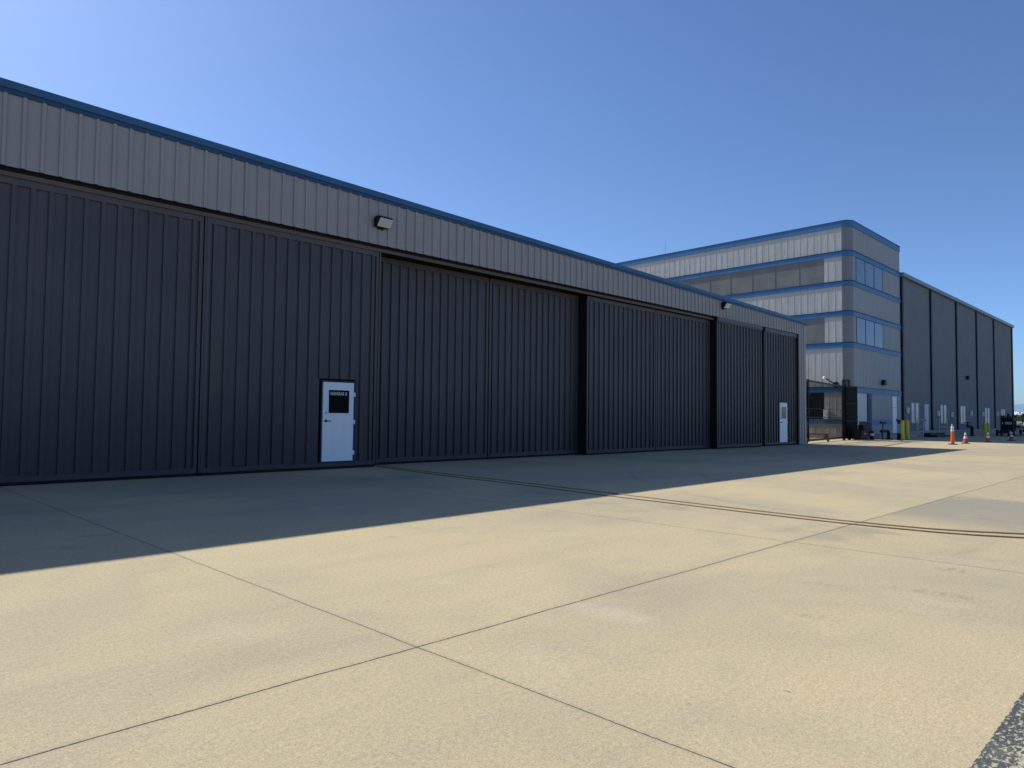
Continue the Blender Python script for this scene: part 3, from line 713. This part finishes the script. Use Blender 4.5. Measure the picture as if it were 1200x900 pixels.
bm = bmesh.new(); tube(bm, [(-.9, 0, .93), (-.9, 0, 1.2)], .05, 8); lathe(bm, [(.28, 1.2), (.28, 1.27)], 16, (-.9, 0, 0)); obj('valve_wheel', bm, 'black_metal', pp)
p2 = thing('pipe_fitting', 'low black backflow pipe in front of the office block beside the near yellow bollards', 'pipe', (56.0, 17.0, 0))
bm = bmesh.new(); tube(bm, [(-1.1, 0, .62), (.2, 0, .64)] + arc_pts((.2, 0, .34), .3, 85, 0)[1:] + [(.5, 0, .05)], .11, 12); obj('pipe', bm, 'black_metal', p2, True)
bm = bmesh.new(); lathe(bm, [(.25, 0), (.25, .07)], 14, (.5, 0, 0)); obj('flange', bm, 'black_metal', p2)
bm = bmesh.new(); tube(bm, [(-.75, 0, .62), (-.75, 0, 1.2)], .04, 8); tube(bm, [(-1.2, 0, 1.24), (-.2, 0, 1.24)], .08, 8); obj('valve_handle', bm, 'black_metal', p2)
bm = bmesh.new(); tube(bm, [(-.9, 0, 0), (-.9, 0, .55)], .07, 8); obj('riser', bm, 'black_metal', p2)
for (x, y, lab) in ((56.55, 16.2, 'dark valve box on the ground between the near yellow bollards'),):
    t = thing('valve_box', lab, 'valve box', (x, y, 0)); obj('body', B(-.22, .22, -.2, .2, 0, .42, bev=.03), 'black_metal', t); obj('lid', B(-.25, .25, -.23, .23, .42, .46), 'black_metal', t)

# dark ground-support cart
ct = thing('equipment_cart', 'dark wheeled ground support cart with upright frame parked at the far hangar corner', 'cart', (80.0, 14.0, 0))
bm = bmesh.new(); box(bm, 2.0, 12.5, -.55, .55, .58, .78); box(bm, 2.0, 2.2, -.5, .5, .3, .58); box(bm, 11.8, 12., -.5, .5, .25, .58); obj('bed', bm, 'black_metal', ct)
bm = bmesh.new()
for x in (1.0, 2.2):
    for y in (-.45, .45): tube(bm, [(x, y, .3), (x + .15, y, 1.95)], .09, 8)
box(bm, .95, 2.4, -.5, .5, 1.35, 1.8, bev=.1); box(bm, 1.15, 2.1, -.4, .4, .45, 1.1, bev=.06); tube(bm, [(1.1, 0, 1.6), (1.7, 0, 2.05), (2.5, 0, 1.7)], .1, 8)
obj('upright_frame', bm, 'black_metal', ct)
bm = bmesh.new(); box(bm, -1.2, 1.0, -.4, .4, .28, .50, bev=.04); tube(bm, [(-1.0, 0, .4), (-1.7, 0, .25)], .05, 8); obj('chassis', bm, 'black_metal', ct)
for (x, y) in ((-.8, -.45), (-.8, .45), (1.3, -.5), (1.3, .5), (11.0, -.55), (11.0, .55)):
    bm = bmesh.new(); lathe(bm, [(.16, -.09), (.3, -.08), (.33, 0), (.3, .08), (.16, .09)], 18)
    bmesh.ops.rotate(bm, verts=bm.verts, matrix=Matrix.Rotation(R(90), 3, 'X')); bmesh.ops.translate(bm, verts=bm.verts, vec=(x, y, .33)); wh = obj('wheel', bm, 'tyre', ct, True)
    bm = bmesh.new(); lathe(bm, [(.15, -.095), (.15, .095)], 14)
    bmesh.ops.rotate(bm, verts=bm.verts, matrix=Matrix.Rotation(R(90), 3, 'X')); bmesh.ops.translate(bm, verts=bm.verts, vec=(x, y, .33)); obj('rim', bm, 'steel', wh, True)
bm = bmesh.new(); box(bm, 5., 8.2, -.4, .4, .78, .98, bev=.06); tube(bm, [(5.4, 0, .9), (5.0, 0, 1.3), (4.6, 0, 1.35)], .06, 8); obj('tool_box', bm, 'black_metal', ct)

# ------------------------------------------------------------------ hoses on the apron
def spline(P, n=14):
    out = []
    P = [P[0]] + P + [P[-1]]
    for i in range(1, len(P) - 2):
        for k in range(n):
            t = k / n; a, b, c, d = P[i - 1:i + 3]
            out.append(tuple(.5 * ((2 * b[j]) + (c[j] - a[j]) * t + (2 * a[j] - 5 * b[j] + 4 * c[j] - d[j]) * t * t + (3 * b[j] - a[j] - 3 * c[j] + d[j]) * t ** 3) for j in range(2)))
    return out + [P[-1][:2]]
H1 = [(11.95, 16.95), (11.72, 15.2), (11.58, 13.17), (11.42, 10.6), (11.22, 8.3), (11.05, 6.6), (10.93, 5.02), (10.88, 3.76), (11.02, 2.68), (11.45, 1.81), (12.2, .6), (13.6, -1.5)]
H2 = [(11.72, 16.95), (11.42, 15.0), (11.2, 12.9), (11.05, 10.6), (10.80, 8.0), (10.72, 6.6), (10.62, 5.0), (10.60, 3.72), (10.74, 2.55), (11.12, 1.68), (11.9, .4), (13.3, -1.7)]
for P, mt_, lab in ((H1, 'hose', 'tan brown hose across the apron, farther of the pair'), (H2, 'hose_dark', 'darker brown hose across the apron, nearer of the pair')):
    bm = bmesh.new(); tube(bm, [(x + .004 * math.sin(i * .9), y, .010) for i, (x, y) in enumerate(spline(P))], .0098, 10)
    tag(obj('hose', bm, mt_, None, True), lab, 'hose', 'pair of hoses crossing the apron')

# ------------------------------------------------------------------ far background
def far_building(x, y, w_, d_, h, label, mat):
    t = thing('distant_building', label, 'building', (x, y, 0), 0, 'white buildings across the field')
    obj('wall', B(-d_ / 2, d_ / 2, -w_ / 2, w_ / 2, 0, h), mat, t)
    bm = bmesh.new(); v = [bm.verts.new(p) for p in ((-d_ / 2 - .4, -w_ / 2 - .4, h), (d_ / 2 + .4, -w_ / 2 - .4, h), (d_ / 2 + .4, w_ / 2 + .4, h), (-d_ / 2 - .4, w_ / 2 + .4, h), (0, -w_ / 2 - .4, h + 1.4), (0, w_ / 2 + .4, h + 1.4))]
    for f in ((0, 1, 4), (1, 2, 5, 4), (2, 3, 5), (3, 0, 4, 5), (0, 3, 2, 1)): bm.faces.new([v[i] for i in f])
    obj('roof', bm, 'white_paint', t)
    for k in range(3): obj('window', B(-d_ / 2 - .06, -d_ / 2, -w_ / 2 + (k + .7) * w_ / 4, -w_ / 2 + (k + 1.2) * w_ / 4, 1., 2.4), 'glass_grey', t)
far_building(420, 67, 14, 14, 4.2, 'low white building across the dry field, left one beside the far hangar corner', 'white_paint')
far_building(440, 44, 16, 14, 3.8, 'low white building across the dry field, right one partly behind trees', 'dull_white')
def tree(x, y, h, w_, leaf, label):
    t = thing('distant_tree', label, 'tree', (x, y, 0), random.random() * 6, 'trees across the field')
    bm = bmesh.new(); tube(bm, [(0, 0, 0), (.1, .05, h * .35), (.0, .1, h * .75)], .22, 7, .07)
    for k in range(4):
        a = k * 1.6 + random.random(); tube(bm, [(.05, .05, h * .35), (math.cos(a) * w_ * .3, math.sin(a) * w_ * .3, h * .65)], .09, 5, .03)
    obj('trunk', bm, 'bark', t)
    bm = bmesh.new()
    cl = [(Vector((random.gauss(0, w_ * .26), random.gauss(0, w_ * .26), h * (.45 + .42 * random.random()))), w_ * random.uniform(.14, .26)) for _ in range(16)]
    for c, r in cl:
        for _ in range(46):
            v = Vector((random.gauss(0, 1), random.gauss(0, 1), random.gauss(0, .8))); v = v.normalized() * r * random.uniform(.6, 1.1) + c
            if v.z > h: v.z = h
            s = random.uniform(.18, .42); a = Vector((random.uniform(-1, 1), random.uniform(-1, 1), random.uniform(-1, 1))).normalized(); b = a.orthogonal().normalized()
            bm.faces.new([bm.verts.new(v + a * s), bm.verts.new(v + b * s * .7), bm.verts.new(v - a * s), bm.verts.new(v - b * s * .7)])
    me = bpy.data.meshes.new('crown'); bm.to_mesh(me); bm.free(); me.materials.append(M[leaf]); o = bpy.data.objects.new('crown', me); col.objects.link(o); o.parent = t
tl = ['low dark tree nearest the far hangar corner', 'broad olive tree before the left white building', 'rounded dark tree between the two white buildings', 'taller dark tree right of the left white building',
      'small olive tree at the right edge of the photo', 'low spreading dark tree across the field at the right edge', 'dark tree farther right beyond the field', 'olive tree farthest right beyond the field']
for k, (x, y, h, w_) in enumerate([(360, 60.5, 2.9, 5.0), (365, 57.6, 3.3, 5.5), (352, 54.6, 4.2, 5.5), (385, 57.8, 5.3, 6.), (350, 51.5, 3.6, 5.), (360, 47.5, 4.2, 6.), (350, 41, 4.6, 6.), (365, 33, 4.2, 6.5)]):
    tree(x, y, h, w_, 'leaf' if k % 3 != 1 else 'leaf2', tl[k])
sh = thing('field_shrub', 'small dark shrub standing alone in the dry field', 'shrub', (150, 24.3, 0))
bm = bmesh.new()
for _ in range(400):
    v = Vector((random.gauss(0, .35), random.gauss(0, .35), abs(random.gauss(.45, .28)))); a = Vector((random.uniform(-1, 1), random.uniform(-1, 1), random.uniform(-1, 1))).normalized(); b = a.orthogonal(); s = random.uniform(.06, .16)
    bm.faces.new([bm.verts.new(v + a * s), bm.verts.new(v + b * s * .6), bm.verts.new(v - a * s), bm.verts.new(v - b * s * .6)])
me = bpy.data.meshes.new('foliage'); bm.to_mesh(me); bm.free(); me.materials.append(M['leaf']); o = bpy.data.objects.new('foliage', me); col.objects.link(o); o.parent = sh
bm = bmesh.new(); tube(bm, [(0, 0, 0), (0, 0, .4)], .04, 6); obj('stem', bm, 'bark', sh)
